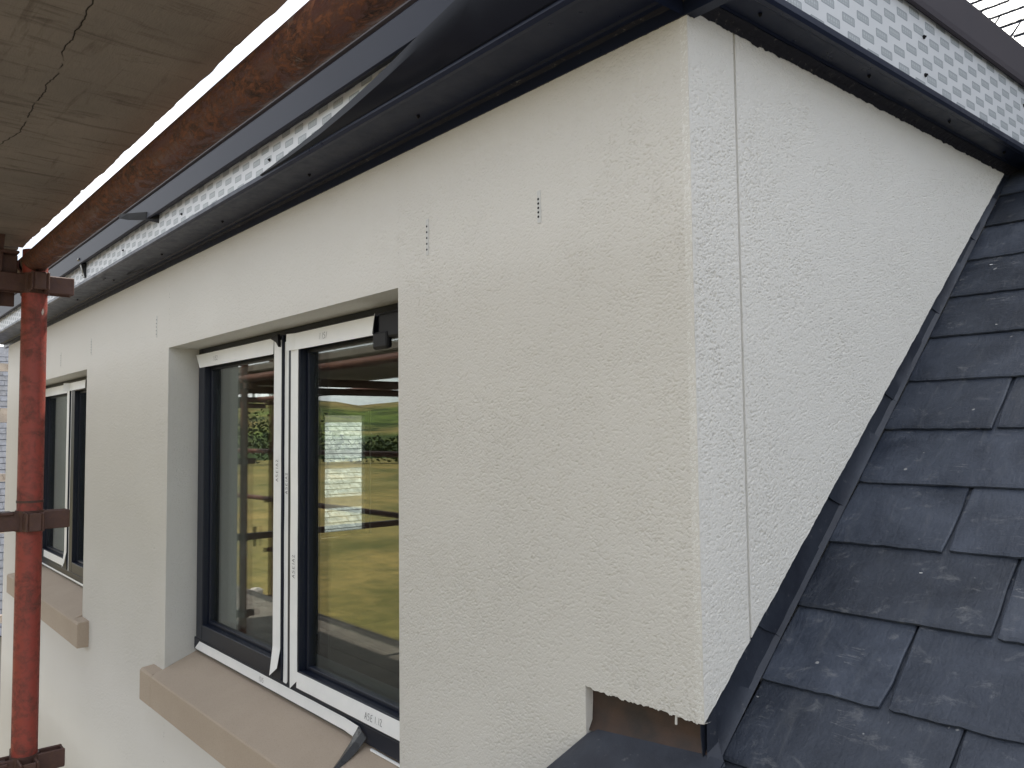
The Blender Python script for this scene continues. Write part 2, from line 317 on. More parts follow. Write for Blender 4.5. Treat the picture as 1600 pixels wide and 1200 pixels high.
# far hedge and trees along the field edge: one distant mass
rnd = random.Random(3); v, f = [], []
for i in range(150):
    a = math.radians(186 + i * .62); r = 128 + 9 * noise.noise(Vector((a * 9, 0, 0))); hh = 3.2 + (4.5 if math.degrees(a) < 207 else 0) + 4.5 * max(0, noise.noise(Vector((a * 30, 2, 0))) + .25)
    cx, cy = r * math.cos(a), r * math.sin(a)
    for q in range(110):
        d = Vector((rnd.gauss(0, 1), rnd.gauss(0, 1), rnd.gauss(0, 1))).normalized() * rnd.random() ** .4
        c = Vector((cx + d.x * 2.2, cy + d.y * 2.2, GZ + hh * .52 + d.z * hh * .5)); s_ = .22 + rnd.random() * .25
        x = Vector((rnd.gauss(0, 1), rnd.gauss(0, 1), rnd.gauss(0, 1))).normalized() * s_; y = x.orthogonal().normalized() * s_
        i0 = len(v); v += [tuple(c - x), tuple(c - y * .6), tuple(c + x), tuple(c + y * .6)]; f.append((i0, i0 + 1, i0 + 2, i0 + 3))
tag(obj('hedgerow', v, f, M['leaf']), 'dark hedgerow and trees along the far edge of the field', 'hedgerow', kind='stuff')

# ------------------------------------------------------------------ the house
house = thing('house', (-4, 1.5, GZ), 'cream rendered house with a dormer, dark eaves and a slate roof, still under construction', 'house')
W1 = (-3.488, -1.733); DX = -3.10; W2 = (W1[0] + DX, W1[1] + DX); WT, WB = .364, -.95
XL, XA, ZA = -7.24, -1.096, -.472                    # far end of the wall; notch for the lead apron
def ragged_top(x): return ZE - .004 + jit(x, 9, .004) + max(0, jit(x, 40, .006)) * .7
# front wall as a grid with the openings left out, fine along the ragged top edge
xs = sorted({XL, W2[0], W2[1], W1[0], W1[1]} | {round(XL + .6 * i, 3) for i in range(1, 10) if XL + .6 * i < W1[1] - .05})
def fine(a, b, st):
    n = max(1, int(math.ceil((b - a) / st))); return [a + (b - a) * i / n for i in range(n + 1)]
XR, ZL = -4.833, -1.45                                # the relief reaches from here to the corner, down to here
zs = [GZ, ZL, WB, WT, .69]
g = G()
for x0, x1 in zip(xs, xs[1:]):
    for z0, z1 in zip(zs, zs[1:]):
        xm, zm = (x0 + x1) / 2, (z0 + z1) / 2
        if any(a < xm < b and WB < zm < WT for a, b in (W1, W2)): continue
        if xm > XR and zm > ZL: continue
        g.quad((x0, 0, z0), (x1, 0, z0), (x1, 0, z1), (x0, 0, z1))
g.quad((W1[1], 0, GZ), (XA, 0, GZ), (XA, 0, ZL), (W1[1], 0, ZL))
fx = fine(XL, XR, .012)
g.strip([[(x, 0, .69) for x in fx], [(x, 0, ragged_top(x)) for x in fx], [(x, .018, ragged_top(x)) for x in fx]])
g.quad((XA, 0, ZA), (XA, .02, ZA), (XA, .02, GZ), (XA, 0, GZ))
g.quad((XL, 0, GZ), (XL, .3, GZ), (XL, .3, .69), (XL, 0, .69))
# real relief of the render close to the corner
RNG = np.random.default_rng(4)
def lattice(u, v, cell, seed):
    r = np.random.default_rng(seed); u = u / cell + round(8 / cell); v = v / cell + round(3 / cell); T = r.random((1024, 1024)); i = np.floor(u).astype(int); j = np.floor(v).astype(int); a = u - i; b = v - j; i %= 1023; j %= 1023
    a = a * a * (3 - 2 * a); b = b * b * (3 - 2 * b)
    return (T[j, i] * (1 - a) + T[j, i + 1] * a) * (1 - b) + (T[j + 1, i] * (1 - a) + T[j + 1, i + 1] * a) * b
def relief(u, v, seed, amp):
    w = (lattice(u, v, .02, seed + 9) - .5) * .004
    n = .55 * lattice(u + w, v * 1.4, .0030, seed) + .45 * lattice(u - w + v * .3, v * 1.3, .0020, seed + 1)
    pit = np.clip((.39 - n) / .075, 0, 1); pit = pit * pit * (3 - 2 * pit)
    big = lattice(u, v, .055, seed + 3) - .5
    dens = np.clip(.85 + .7 * (lattice(u, v, .16, seed + 5) - .5) + .5 * (lattice(u, v, .02, seed + 6) - .5), .4, 1.2)
    return amp * (pit * dens - .12 * (n - .5)) + .0004 * big
def grid_obj(name, P, keep, mat, parent):
    nv, nu = P.shape[:2]; me = bpy.data.meshes.new(name)
    idx = np.arange(nv * nu).reshape(nv, nu); q = np.stack([idx[:-1, :-1], idx[:-1, 1:], idx[1:, 1:], idx[1:, :-1]], -1)[keep].reshape(-1, 4)
    V = P.reshape(-1, 3).copy(); V[:, 2] += H
    used = np.unique(q); rem = -np.ones(len(V), int); rem[used] = np.arange(len(used)); V = V[used]; q = rem[q]
    me.vertices.add(len(V)); me.vertices.foreach_set('co', V.ravel()); me.loops.add(q.size); me.loops.foreach_set('vertex_index', q.ravel()); me.polygons.add(len(q)); me.polygons.foreach_set('loop_start', np.arange(0, q.size, 4)); me.polygons.foreach_set('loop_total', np.full(len(q), 4)); me.update(calc_edges=True); me.validate()
    me.polygons.foreach_set('use_smooth', [True] * len(q)); me.materials.append(mat); o = bpy.data.objects.new(name, me); COL.objects.link(o); parent_to(o, parent); return o
STP = .0015
def near_patch(x0, x1, lo, hi, st):
    nu = int((x1 - x0) / st) + 1; xx = np.linspace(x0, x1, nu + 1); L = np.array([lo(x) for x in xx]); T = np.array([hi(x) for x in xx]); nv = int((T.max() - L.min()) / st) + 1; t = np.linspace(0, 1, nv + 1)[:, None]
    U = np.repeat(xx[None], nv + 1, 0); Z = L[None] + (T - L)[None] * t
    d = relief(U, Z, 21, .0014); e = np.minimum(XC - U, T[None] - Z); e = np.where((U < XR + .1), np.minimum(e, U - XR), e); e = np.where(Z < ZL + .1, np.minimum(e, Z - ZL), e)
    for x in W1: e = np.where((Z < WT + .05) & (Z > WB - .05), np.minimum(e, np.abs(U - x)), e)
    e = np.where((U > W1[0]) & (U < W1[1]), np.minimum(e, np.minimum(np.abs(Z - WT), np.abs(Z - WB))), e)
    d *= np.clip(e / .003, 0, 1)
    return np.stack([U, d, Z], -1)
def foot_z(x): return ZA + jit(x, 30, .004) - max(0, jit(x + 3, 55, .006))
flat = lambda z: (lambda x: z)
for (x0, x1, lo, hi, st) in ((XR, W1[0], flat(ZL), ragged_top, .0036), (W1[0], W1[1], flat(WT), ragged_top, .0024), (W1[0], W1[1], flat(ZL), flat(WB), .004), (W1[1], XA, flat(ZL), ragged_top, .0017), (XA - .0005, XC - .0004, foot_z, ragged_top, .0015)):
    Pn = near_patch(x0, x1, lo, hi, st); grid_obj('front_wall', Pn, np.ones((Pn.shape[0] - 1, Pn.shape[1] - 1), bool), M['render_near'], house)
    if hi is ragged_top: fx = fine(x0, x1, .004); g.strip([[(x, .0, ragged_top(x)) for x in fx], [(x, .018, ragged_top(x)) for x in fx]])
fx = fine(XA, XC - .0004, .004); g.strip([[(x, 0, foot_z(x)) for x in fx], [(x, .02, foot_z(x)) for x in fx]])
g2 = G(); g2.rod((-.888, .004, ZA + .004), (-.8885, .003, ZA - .016), .0022, 6); g2.out('render_drip', M['render_near'], house)
front = tag(g.out('front_wall', M['render_near'], house), 'cream textured render on the front wall')
for a, b in (W1, W2):
    g = G()
    for x in (a, b): g.strip([[(x + .0, 0, z), (x, .10, z), (x, .20, z)] for z in fine(WB, WT, .2)])
    g.strip([[(x, 0, WT), (x, .10, WT), (x, .20, WT)] for x in fine(a, b, .2)])
    g.out('window_reveal', M['render_smooth'], house)
# cheek (side wall of the dormer), two panels with a joint between
def cheek_foot(y): return ZB + y / YT * (ZE - ZB)
def cheek_top(y): return ZE - .003 + jit(y + 20, 8, .006) + max(0, jit(y + 31, 34, .008)) - (.022 if y < .0 else 0)
for nm, y0, y1 in (('cheek_strip', .0002, .131), ('cheek_panel', .138, YT - .004)):
    yy = np.linspace(y0, y1, int((y1 - y0) / STP) + 1); L = np.array([cheek_foot(y) + jit(y + 5, 25, .0025) for y in yy]); T = np.maximum(np.array([cheek_top(y) for y in yy]), L + .002); nv = int((T - L).max() / STP); t = np.linspace(0, 1, nv + 1)[:, None]
    Yg = np.repeat(yy[None], nv + 1, 0); Zg = L[None] + (T - L)[None] * t; d = relief(Yg, Zg, 55, .0017); e = np.minimum(Yg - y0, y1 - Yg); e = np.minimum(e, np.minimum(Zg - L[None], T[None] - Zg)); d *= np.clip(e / .003, 0, 1)
    o = grid_obj(nm, np.stack([XC - d, Yg, Zg], -1), np.ones((nv, len(yy) - 1), bool), M['render_coarse_lit'], house); o['label'] = 'coarse cream render on the side of the dormer'
    g = G(); g.strip([[(XC - .016, y, z) for y, z in zip(yy, L)], [(XC, y, z) for y, z in zip(yy, L)]]); g.strip([[(XC - .016, y, z) for y, z in zip(yy, T)], [(XC, y, z) for y, z in zip(yy, T)]])
    for y, z0, z1 in ((yy[0], L[0], T[0]), (yy[-1], L[-1], T[-1])): g.quad((XC - .016, y, z0), (XC, y, z0), (XC, y, z1), (XC - .016, y, z1))
    g.out('render_edge', M['render_coarse_lit'], house)
g = G(); g.strip([[(XC - .0035, .130, z), (XC - .0045, .1345, z), (XC - .0035, .139, z)] for z in fine(cheek_foot(.134) - .004, .715, .05)]); g.out('movement_joint', M['sealant'], house, True)
# weep vents: a slot plug with dots
for x, zt, zb in ((-1.602, .507, .429), (-1.205, .483, .425), (-3.649, .512, .428), (-4.747, .518, .439), (-5.458, .50, .42)):
    w = G(); w.box(x - .0052, x + .0052, -.0016, .004, zb - .006, zt + .004); wv_ = bevel(w.out('weep_vent', M['sealant'], house), .0014)
    n = 5
    for i in range(n):
        zc = zb + .008 + (zt - zb - .022) * i / (n - 1); d = G(); d.rod((x - .001, -.0005, zc), (x - .001, -.0022, zc), .0027, 8); d.out('hole', M['black'], wv_)
# render thickness behind, house shell below the slate roof, gable with its window
g = G()
FW = (2.54, 3.07, -.98, .23)
def gable_rect(x):
    ys_, zs_ = [.0, FW[0], FW[1], 6.2], [GZ, FW[2], FW[3], .72]
    for y0, y1 in zip(ys_, ys_[1:]):
        for z0, z1 in zip(zs_, zs_[1:]):
            if FW[0] < (y0 + y1) / 2 < FW[1] and FW[2] < (z0 + z1) / 2 < FW[3]: continue
            g.quad((x, y0 + .3 if y0 == 0 else y0, z0), (x, y1, z0), (x, y1, z1), (x, y0 + .3 if y0 == 0 else y0, z1))
gable_rect(XL)
for z in (FW[2], FW[3]): g.quad((XL, FW[0], z), (-7.08, FW[0], z), (-7.08, FW[1], z), (XL, FW[1], z))
for y in (FW[0], FW[1]): g.quad((XL, y, FW[2]), (-7.08, y, FW[2]), (-7.08, y, FW[3]), (XL, y, FW[3]))
g.quad((XL, 6.2, GZ), (4, 6.2, GZ), (4, 6.2, .72), (XL, 6.2, .72)); g.quad((4, .02, GZ), (4, 6.2, GZ), (4, 6.2, .72), (4, .02, .72))
g.quad((XA, .021, GZ), (4, .021, GZ), (4, .021, -.62), (XA, .021, -.62))
g.out('outer_wall', M['render'], house)
g = G(); zf = -1.85                                    # the room behind the windows
g.quad((-7.08, .42, zf), (-1.0, .42, zf), (-1.0, 4.4, zf), (-7.08, 4.4, zf)); g.out('room_floor', M['floor'], house)
g = G()
g.quad((-7.08, .42, .66), (-1.0, .42, .66), (-1.0, 4.4, .66), (-7.08, 4.4, .66)); g.quad((-7.08, 4.4, zf), (-1.0, 4.4, zf), (-1.0, 4.4, .66), (-7.08, 4.4, .66)); g.quad((-1.0, .42, zf), (-1.0, 4.4, zf), (-1.0, 4.4, .66), (-1.0, .42, .66))
ys_, zs_ = [.42, FW[0], FW[1], 4.4], [zf, FW[2], FW[3], .66]
for y0, y1 in zip(ys_, ys_[1:]):
    for z0, z1 in zip(zs_, zs_[1:]):
        if FW[0] < (y0 + y1) / 2 < FW[1] and FW[2] < (z0 + z1) / 2 < FW[3]: continue
        g.quad((-7.08, y0, z0), (-7.08, y1, z0), (-7.08, y1, z1), (-7.08, y0, z1))
xs_ = [-7.08, W2[0] + .02, W2[1] - .02, W1[0] + .02, W1[1] - .02, -1.0]; zs_ = [zf, -.86, .33, .66]
for x0, x1 in zip(xs_, xs_[1:]):
    for z0, z1 in zip(zs_, zs_[1:]):
        if -.86 < (z0 + z1) / 2 < .33 and any(a < (x0 + x1) / 2 < b for a, b in (W1, W2)): continue
        g.quad((x0, .42, z0), (x1, .42, z0), (x1, .42, z1), (x0, .42, z1))
for a, b in (W1, W2):
    a += .02; b -= .02
    for x in (a, b): g.quad((x, .19, -.86), (x, .42, -.86), (x, .42, .33), (x, .19, .33))
    for z in (-.86, .33): g.quad((a, .19, z), (b, .19, z), (b, .42, z), (a, .42, z))
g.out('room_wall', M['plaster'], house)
g = G()                                               # gable window: frame and glass
for y in (FW[0], FW[1] - .05): g.box(-7.17, -7.11, y, y + .05, FW[2], FW[3])
for z in (FW[2], FW[3] - .05): g.box(-7.168, -7.112, FW[0] + .05, FW[1] - .05, z, z + .05)
gw = g.out('gable_window', M['frame'], house); g = G(); g.box(-7.142, -7.138, FW[0] + .05, FW[1] - .05, FW[2] + .05, FW[3] - .05); g.out('pane', M['glass'], gw)

# sills
for dx in (0, DX):
    a, b = W1[0] + dx, W1[1] + dx
    g = G(); g.prism([(-.055, -1.080), (-.055, -.962), (-.050, -.957), (.13, -.886), (.13, -1.080)], 0, a - .0005, b + .0005)
    for x0, x1 in ((a - .14, a - .0005), (b + .0005, b + .14)): g.prism([(-.0555, -1.0805), (-.0555, -.962), (-.048, -.953), (.02, -.946), (.02, -1.0805)], 0, x0, x1)
    s_ = bevel(g.out('window_sill', M['sill'], house), .003); s_['label'] = 'tan cast stone sill'

# windows
STROKES = {'A': [[(0, 0), (.28, 1), (.55, .0)], [(.1, .35), (.45, .4)]], 'S': [[(.5, .95), (.15, .95), (.05, .65), (.45, .45), (.45, .1), (.0, .0)]], 'E': [[(.5, .95), (.1, .9), (.05, .0), (.5, .05)], [(.08, .5), (.4, .52)]],
           '1': [[(.1, 0), (.14, 1)]], '.': [[(.05, .0), (.12, .04)]], '2': [[(.0, .8), (.2, 1), (.42, .8), (.05, .05), (.55, .0)]], '/': [[(0, 0), (.3, 1)]]}
def handwriting(parent, text, origin, right, upv, size, out_n):
    g = G(); x = 0; o, r, u, n = Vector(origin), Vector(right), Vector(upv), Vector(out_n) * .0016
    for ch in text:
        if ch == ' ': x += .4; continue
        for st in STROKES[ch]:
            for p, q in zip(st, st[1:]):
                a = o + r * (x + p[0]) * size + u * p[1] * size + n; b = o + r * (x + q[0]) * size + u * q[1] * size + n
                d = (b - a).normalized(); w = d.cross(Vector(out_n)).normalized() * .0008
                g.quad(tuple(a - w), tuple(b - w), tuple(b + w), tuple(a + w))
        x += .8 if ch not in '1./' else .45
    g.out('handwriting', M['ink'], parent)
def film(parent, rows, lab=None):
    g = G(); g.slab(rows, (0, -.0007, 0)); o = g.out('film_strip', M['film'], parent, False)
    if lab: o['label'] = lab
def window(dx, full):
    a, b = W1[0] + dx, W1[1] + dx
    X = lambda x: x + dx
    g = G(); g.box(a + .0008, a + .045, .124, .19, -.884, WT - .0008); g.box(b - .045, b - .0008, .124, .19, -.884, WT - .0008)
    g.box(a + .045, b - .045, .1242, .19, WT - .045, WT - .001); g.box(a + .045, b - .045, .1242, .19, -.884, -.832); g.box(a + .003, b - .003, .116, .1236, -.879, -.829)
    g.box(X(-2.641), X(-2.603), .1215, .19, -.832, WT - .045)
    w = g.out('window', M['frame'], house); bevel(w, .002)
    w['label'] = 'dark grey casement window with white protective film' 
    for s0, s1 in ((X(-3.452), X(-2.645)), (X(-2.598), X(-1.770))):
        sw = .064 if s0 < X(-3) else .083
        g = G(); g.box(s0, s0 + sw, .112, .175, -.826, .342); g.box(s1 - .064, s1, .112, .175, -.826, .342)
        g.box(s0 + sw, s1 - .064, .1122, .175, .284, .342); g.box(s0 + sw, s1 - .064, .1122, .175, -.826, -.765)
        # sloping glazing bead round the glass
        for (p, q) in (((s0 + sw, s0 + sw + .014)), ((s1 - .064 - .014, s1 - .064))): g.box(p, q, .138, .16, -.765, .284)
        g.box(s0 + sw + .014, s1 - .078, .138, .16, -.765, -.751); g.box(s0 + sw + .014, s1 - .078, .138, .16, .270, .284)
        bevel(g.out('sash', M['frame'], w), .003)
        for yp in (.147, .166): g = G(); g.box(s0 + sw + .002, s1 - .066, yp, yp + .004, -.763, .282); g.out('pane', M['glass'], w)
    yf = .1105
    def wob(x): return .0012 * noise.noise(Vector((x * 9, dx, 2)))
    def hstrip(x0, x1, z0, z1, e0=0, e1=0, y=yf, n=14, slant0=0, slant1=0):
        rows = []
        for zi, z in enumerate((z1, (z0 + z1) / 2, z0)):
            rows.append([(X(x0 + (x1 - x0) * i / n + (slant0 * (zi / 2) if i == 0 else 0) - (slant1 * (zi / 2) if i == n else 0)), y + wob(x0 + i) - (e0 if i == 0 else 0) - (e1 if i == n else 0) - .0008 * zi, z + wob(i + zi)) for i in range(n + 1)])
        return rows
    def vstrip(x0, x1, z0, z1, y=yf, n=14, curl=0):
        return [[(X(x), y + wob(z0 + i) - (curl if i == 0 else 0), z0 + (z1 - z0) * i / n + (.018 * (xi - 1) if i == 0 else 0)) for xi, x in enumerate((x0, (x0 + x1) / 2, x1))] for i in range(n + 1)]
    film(w, hstrip(-3.468, -2.712, .281, .337, e0=.004, slant0=.045)); film(w, vstrip(-2.707, -2.648, -.800, .325, curl=.012)); film(w, vstrip(-2.641, -2.604, -.835, .318, y=.120, curl=.002))
    if full:
        film(w, hstrip(-2.580, -1.990, .281, .337, e1=.022, e0=.012, slant1=.012, y=yf - .002)); film(w, vstrip(-2.574, -2.520, -.815, .30)); film(w, hstrip(-2.520, -1.765, -.818, -.768, y=yf - .001))
        film(w, hstrip(-3.415, -2.12, -.872, -.836, y=.114, slant0=-.05, slant1=.03, e1=.006), 'film strip along the bottom of the frame')
        handwriting(w, 'ASE 1.12', (X(-2.085), yf - .0025, -.806), (1, 0, .02), (.12, 0, 1), .020, (0, -1, 0)); handwriting(w, '1 1S/', (X(-2.36), yf - .004, .300), (1, 0, .0), (.1, 0, 1), .020, (0, -1, 0))
        handwriting(w, '1 1S2', (X(-3.28), yf - .002, .300), (1, 0, 0), (.1, 0, 1), .018, (0, -1, 0)); handwriting(w, 'ASE1A2', (X(-2.665), yf - .002, -.16), (0, 0, 1), (-1, 0, 0), .018, (0, -1, 0))
        handwriting(w, 'ASE1A2', (X(-2.612), .1185, -.20), (0, 0, 1), (-1, 0, 0), .017, (0, -1, 0)); handwriting(w, 'ASE1A2', (X(-2.535), yf - .002, -.47), (0, 0, 1), (-1, 0, 0), .018, (0, -1, 0)); handwriting(w, '1S1S', (X(-2.82), .112, -.862), (1, 0, 0), (.1, 0, 1), .016, (0, -1, 0))
        g = G(); g.slab([[(X(-2.125), .110, -.840), (X(-2.100), .104, -.848), (X(-2.085), .112, -.862)], [(X(-2.135), .088, -.882), (X(-2.108), .078, -.880), (X(-2.092), .088, -.893)], [(X(-2.118), .045, -.912), (X(-2.100), .040, -.905), (X(-2.090), .050, -.915)], [(X(-2.102), .004, -.936), (X(-2.096), .003, -.934), (X(-2.092), .006, -.937)]], (0, .003, .002))
        fl = auto_smooth(g.out('loose_tape', M['black_gloss'], w)); fl['label'] = 'black tape hanging loose over the sill'
        g = G(); g.box(X(-1.985), X(-1.80), .092, .112, .262, .335); g.box(X(-2.01), X(-1.93), .088, .108, .235, .285); bevel(g.out('hinge_cover', M['black'], w), .008)
        g = G(); g.prism([(X(-2.715), .335), (X(-2.655), .345), (X(-2.648), .300), (X(-2.668), .318)], 1, .098, .108); g.out('tape_flap', M['black'], w)
        g = G(); g.box(X(-2.06), X(-1.74), .1105, .1155, -.889, -.883); g.out('sill_seal', M['film'], w)
    else:
        film(w, hstrip(-2.62, -2.20, .288, .337, e0=.03, y=yf - .01)); film(w, hstrip(-3.30, -2.72, -.812, -.768))
        film(w, hstrip(-3.415, -1.80, -.872, -.862, y=.1145))
window(0, True); window(DX, False)

# ------------------------------------------------------------------ eaves: soffit, membrane fascia, edge trim
SO, SC = .15, .085                                      # overhang over the front wall and over the cheek
XE = XC + SC
def profile_front(pts, name, mat, x0=-7.45, x1=XE, smooth=False):
    g = G(); xs_ = fine(x0, x1, .25); g.strip([[(x, y, z + .0015 * noise.noise(Vector((x * 1.3, 4, 0)))) for y, z in pts] for x in xs_]); return auto_smooth(g.out(name, mat, house))
fr_s = profile_front([(.02, .70), (-.003, .70), (-.003, ZE + .001), (-.024, ZE + .001), (-.026, ZE + .006), (-SO + .022, ZE + .006), (-SO + .014, ZE - .001), (-SO + .004, ZE - .002), (-SO - .003, ZE + .004), (-SO - .003, ZE + .016), (-SO + .004, ZE + .018)], 'soffit', M['soffit'])
fr_s['label'] = 'dark anthracite soffit over the front wall'
profile_front([(-SO + .004, ZE + .0), (-SO + .004, .845)], 'membrane', M['membrane_x'])['label'] = 'printed white breather membrane on the fascia'
profile_front([(-SO + .006, .834), (-SO + .003, .827), (-SO - .022, .816), (-SO - .027, .819), (-SO - .026, .894), (-SO - .020, .900), (-SO - .016, .906)], 'eaves_trim', M['trim_dark'])['label'] = 'dark blue grey lower edge trim above the front fascia'
profile_front([(-SO - .016, .904), (-SO - .025, .908), (-SO - .030, .985), (-SO - .010, 1.0), (.0, 1.0)], 'eaves_trim', M['trim'])['label'] = 'grey metal top trim above the front fascia'
def profile_side(pts, name, mat, y0=-SO, y1=1.62):
    g = G(); ys_ = fine(y0, y1, .15); g.strip([[(x, y, z) for x, z in pts] for y in ys_]); return auto_smooth(g.out(name, mat, house))
profile_side([(XC - .006, .70), (XC - .006, ZE + .0012), (XC + .020, ZE + .0012), (XC + .022, ZE + .006), (XE - .020, ZE + .006), (XE - .012, ZE - .001), (XE - .002, ZE - .0015), (XE + .003, ZE + .004), (XE + .003, ZE + .016), (XE - .004, ZE + .018)], 'soffit', M['soffit'], -SO + .002)['label'] = 'dark anthracite soffit over the dormer side'
g = G(); ys_ = fine(-.0, YT + .08, .006)               # ragged dusty bead of sealant and render droppings along the cheek soffit
g.strip([[(XC + .0005, y, ZE - .016 - abs(jit(y + 9, 22, .006))) for y in ys_], [(XC + .006 + jit(y, 30, .003), y, ZE - .008 + jit(y + 2, 26, .003)) for y in ys_], [(XC + .0195 + jit(y + 7, 19, .002), y, ZE - .0005) for y in ys_]])
g.out('sealant_bead', M['soffit_dusty'], house)
g = G(); xs_ = fine(-7.2, XC, .008)
g.strip([[(x, -.0008, ZE - .006 - max(0, jit(x + 9, 12, .004))) for x in xs_], [(x, -.004 + jit(x, 20, .002), ZE - .003) for x in xs_], [(x, -.012 + jit(x + 7, 19, .002), ZE + .0005) for x in xs_]])
g.out('sealant_bead', M['soffit_dusty'], house)
profile_side([(XE - .004, ZE + .0), (XE - .004, .935)], 'membrane', M['membrane_y'], -SO + .004)['label'] = 'printed white breather membrane on the fascia of the dormer side'
profile_side([(XE - .006, .914), (XE + .006, .905), (XE + .011, .908), (XE + .013, .921), (XE + .008, .924), (XE + .012, 1.008), (XE + .004, 1.018), (XE - .05, 1.0)], 'eaves_trim', M['trim'], -SO - .02)['label'] = 'grey metal edge trim along the dormer side'
g = G(); g.quad((-7.45, -SO, 1.0), (XE, -SO, 1.0), (XE, 1.85, 1.01), (-7.45, 1.85, 1.01)); g.out('dormer_roof', M['lead'], house)
# loose fascia strip over the membrane: a dark sheet still bent away
top = [(-2.21, .739, -.157), (-2.0, .749, -.162), (-1.825, .757, -.169), (-1.651, .771, -.177), (-1.497, .787, -.184), (-1.354, .806, -.190), (-1.167, .830, -.196), (-1.05, .842, -.198), (-.889, .855, -.200), (XE + .004, .862, -.200)]
g = G(); r0, r1, r2_, r3 = [], [], [], []
for x, z, y in top:
    t = min(1, (x + 2.21) / .9)
    r0.append((x, -.154, .737)); r1.append((x, -.1565 - .002 * t, .7385)); r2_.append((x, y - .001, max(.7388, z - .006 - .020 * t))); r3.append((x, y - .002, max(z, .7392)))
g.slab([r0, r1, r2_, r3], (0, .0018, .0004)); ff = auto_smooth(g.out('loose_fascia_strip', M['navy'], house)); ff['label'] = 'dark fascia strip bent away from the membrane'
# screws
def screw(p, n, r=.0045):
    g = G(); p, n = Vector(p), Vector(n); g.rod(tuple(p), tuple(p + n * .003), r, 10); g.rod(tuple(p + n * .003), tuple(p + n * .006), r * .55, 8); g.out('screw', M['black'], house, False)
for x in (-2.17, -2.90, -3.62, -4.30, -5.0, -5.7): screw((x, -SO + .0038, .775), (0, -1, 0))
for x in (-1.55, -2.10, -2.75, -3.4, -4.1, -4.8, -5.6, -6.4): screw((x, -.060, ZE + .0058), (0, 0, -1))
for y, z in ((.735, .858), (.735, .772), (.05, .83), (1.35, .86)): screw((XE - .0038, y, z), (1, 0, 0))
for y in (.15, .55, .95, 1.3): screw((XC + .045, y, ZE + .0058), (0, 0, -1), .0035)
# fascia brackets
g = G(); g.slab([[(-3.15, -SO + .003, .835), (-3.155, -SO + .003, .795)], [(-3.20, -SO - .03, .842), (-3.205, -SO - .03, .812)], [(-3.30, -SO - .066, .852), (-3.30, -SO - .066, .826)], [(-3.36, -SO - .085, .858), (-3.345, -SO - .085, .838)]], (.006, .012, 0)); bevel(g.out('fascia_bracket', M['black'], house), .0015)['label'] = 'black bracket sticking out below the front trim'
for x, ln in ((-4.25, .03),):
    g = G(); g.prism([(-SO + .003, .756 if ln < .05 else .800), (-SO + .003, .833), (-SO - ln, .846), (-SO - ln - .003, .838), (-SO - ln + .006, .828), (-SO - .004, .756 if ln < .05 else .806)], 0, x - .013, x + .013); bevel(g.out('fascia_bracket', M['black_gloss'], house), .0015)
for a, b in (((-4.12, -.10, ZE + .004), (-3.98, -.125, ZE - .012)), ((-3.92, -.05, ZE + .004), (-3.70, -.045, ZE - .006))):
    g = G(); g.rod(a, b, .0022, 6); g.out('loose_nail', M['black'], house)

# ------------------------------------------------------------------ slate roof
AP = math.atan(.8764); CA, SA = math.cos(AP), math.sin(AP); ES = Vector((0, CA, SA)); EN = Vector((0, -SA, CA)); GAUGE = .1625
def roofpt(x, s, h): return Vector((x, 0, -.571)) + ES * s + EN * h      # s: distance up the slope from Y=0
LEN, TH = .40, .0054
rs = random.Random(11)
def slate_mesh(w, idx):
    r = random.Random(idx); nb, ns = 14, 8
    def chip(a): return a * (r.random() ** 2.2)
    pts = []
    for i in range(nb + 1): pts.append((w * i / nb + (r.uniform(-.0008, .0008) if 0 < i < nb else (.006 if i == 0 else -.007) * r.random()), chip(.0026) + .0002 * math.sin(i * .9 + idx)))
    for i in range(1, ns + 1): pts.append((w - chip(.0022) - .0003, LEN * i / ns))
    pts.append((0, LEN))
    for i in range(ns - 1, 0, -1): pts.append((chip(.0022) + .0003, LEN * i / ns))
    n = len(pts); cxx, cyy = w / 2, LEN / 2
    inset = []
    for (x, y) in pts:
        dx_, dy_ = cxx - x, 0
        ix = x + math.copysign(min(.0012 + .002 * r.random(), abs(dx_)), dx_) if (x < .02 or x > w - .02) else x
        iy = y + (.004 + .005 * r.random() if y < .02 else 0)
        inset.append((ix, iy))
    v = [(x, y, 0) for x, y in pts] + [(x, y, TH * (.55 + .25 * r.random())) for x, y in pts] + [(x, y, TH) for x, y in inset]
    f = [tuple(range(n - 1, -1, -1)), tuple(range(2 * n, 3 * n))]
    for j in range(n):
        m = (j + 1) % n; f += [(j, m, n + m, n + j), (n + j, n + m, 2 * n + m, 2 * n + j)]
    return base_mesh('slate', v, f, M['slate'], lift=False)
WS = .2165
SL = {'n': [slate_mesh(WS, i) for i in range(7)], 'w': [slate_mesh(WS * 1.53, 20 + i) for i in range(4)]}
g = G(); X0, X1 = XC - .008, 4.0
def rq(x0, x1, s0, s1, h): g.quad(*[tuple(roofpt(x, s, h)) for x, s in ((x0, s0), (x1, s0), (x1, s1), (x0, s1))])
RIDGE = 5.6
rq(X0, X1, -.36, 2.42, -.0265); rq(XL - .1, X1, 2.42, RIDGE, -.0265)
g.quad(tuple(roofpt(XL - .1, RIDGE, -.0265)), tuple(roofpt(X1, RIDGE, -.0265)), (X1, 9.2, -.6), (XL - .1, 9.2, -.6))
roof = g.out('slate_roof', M['slate'], house); roof['label'] = 'blue grey natural slate roof beside the dormer'
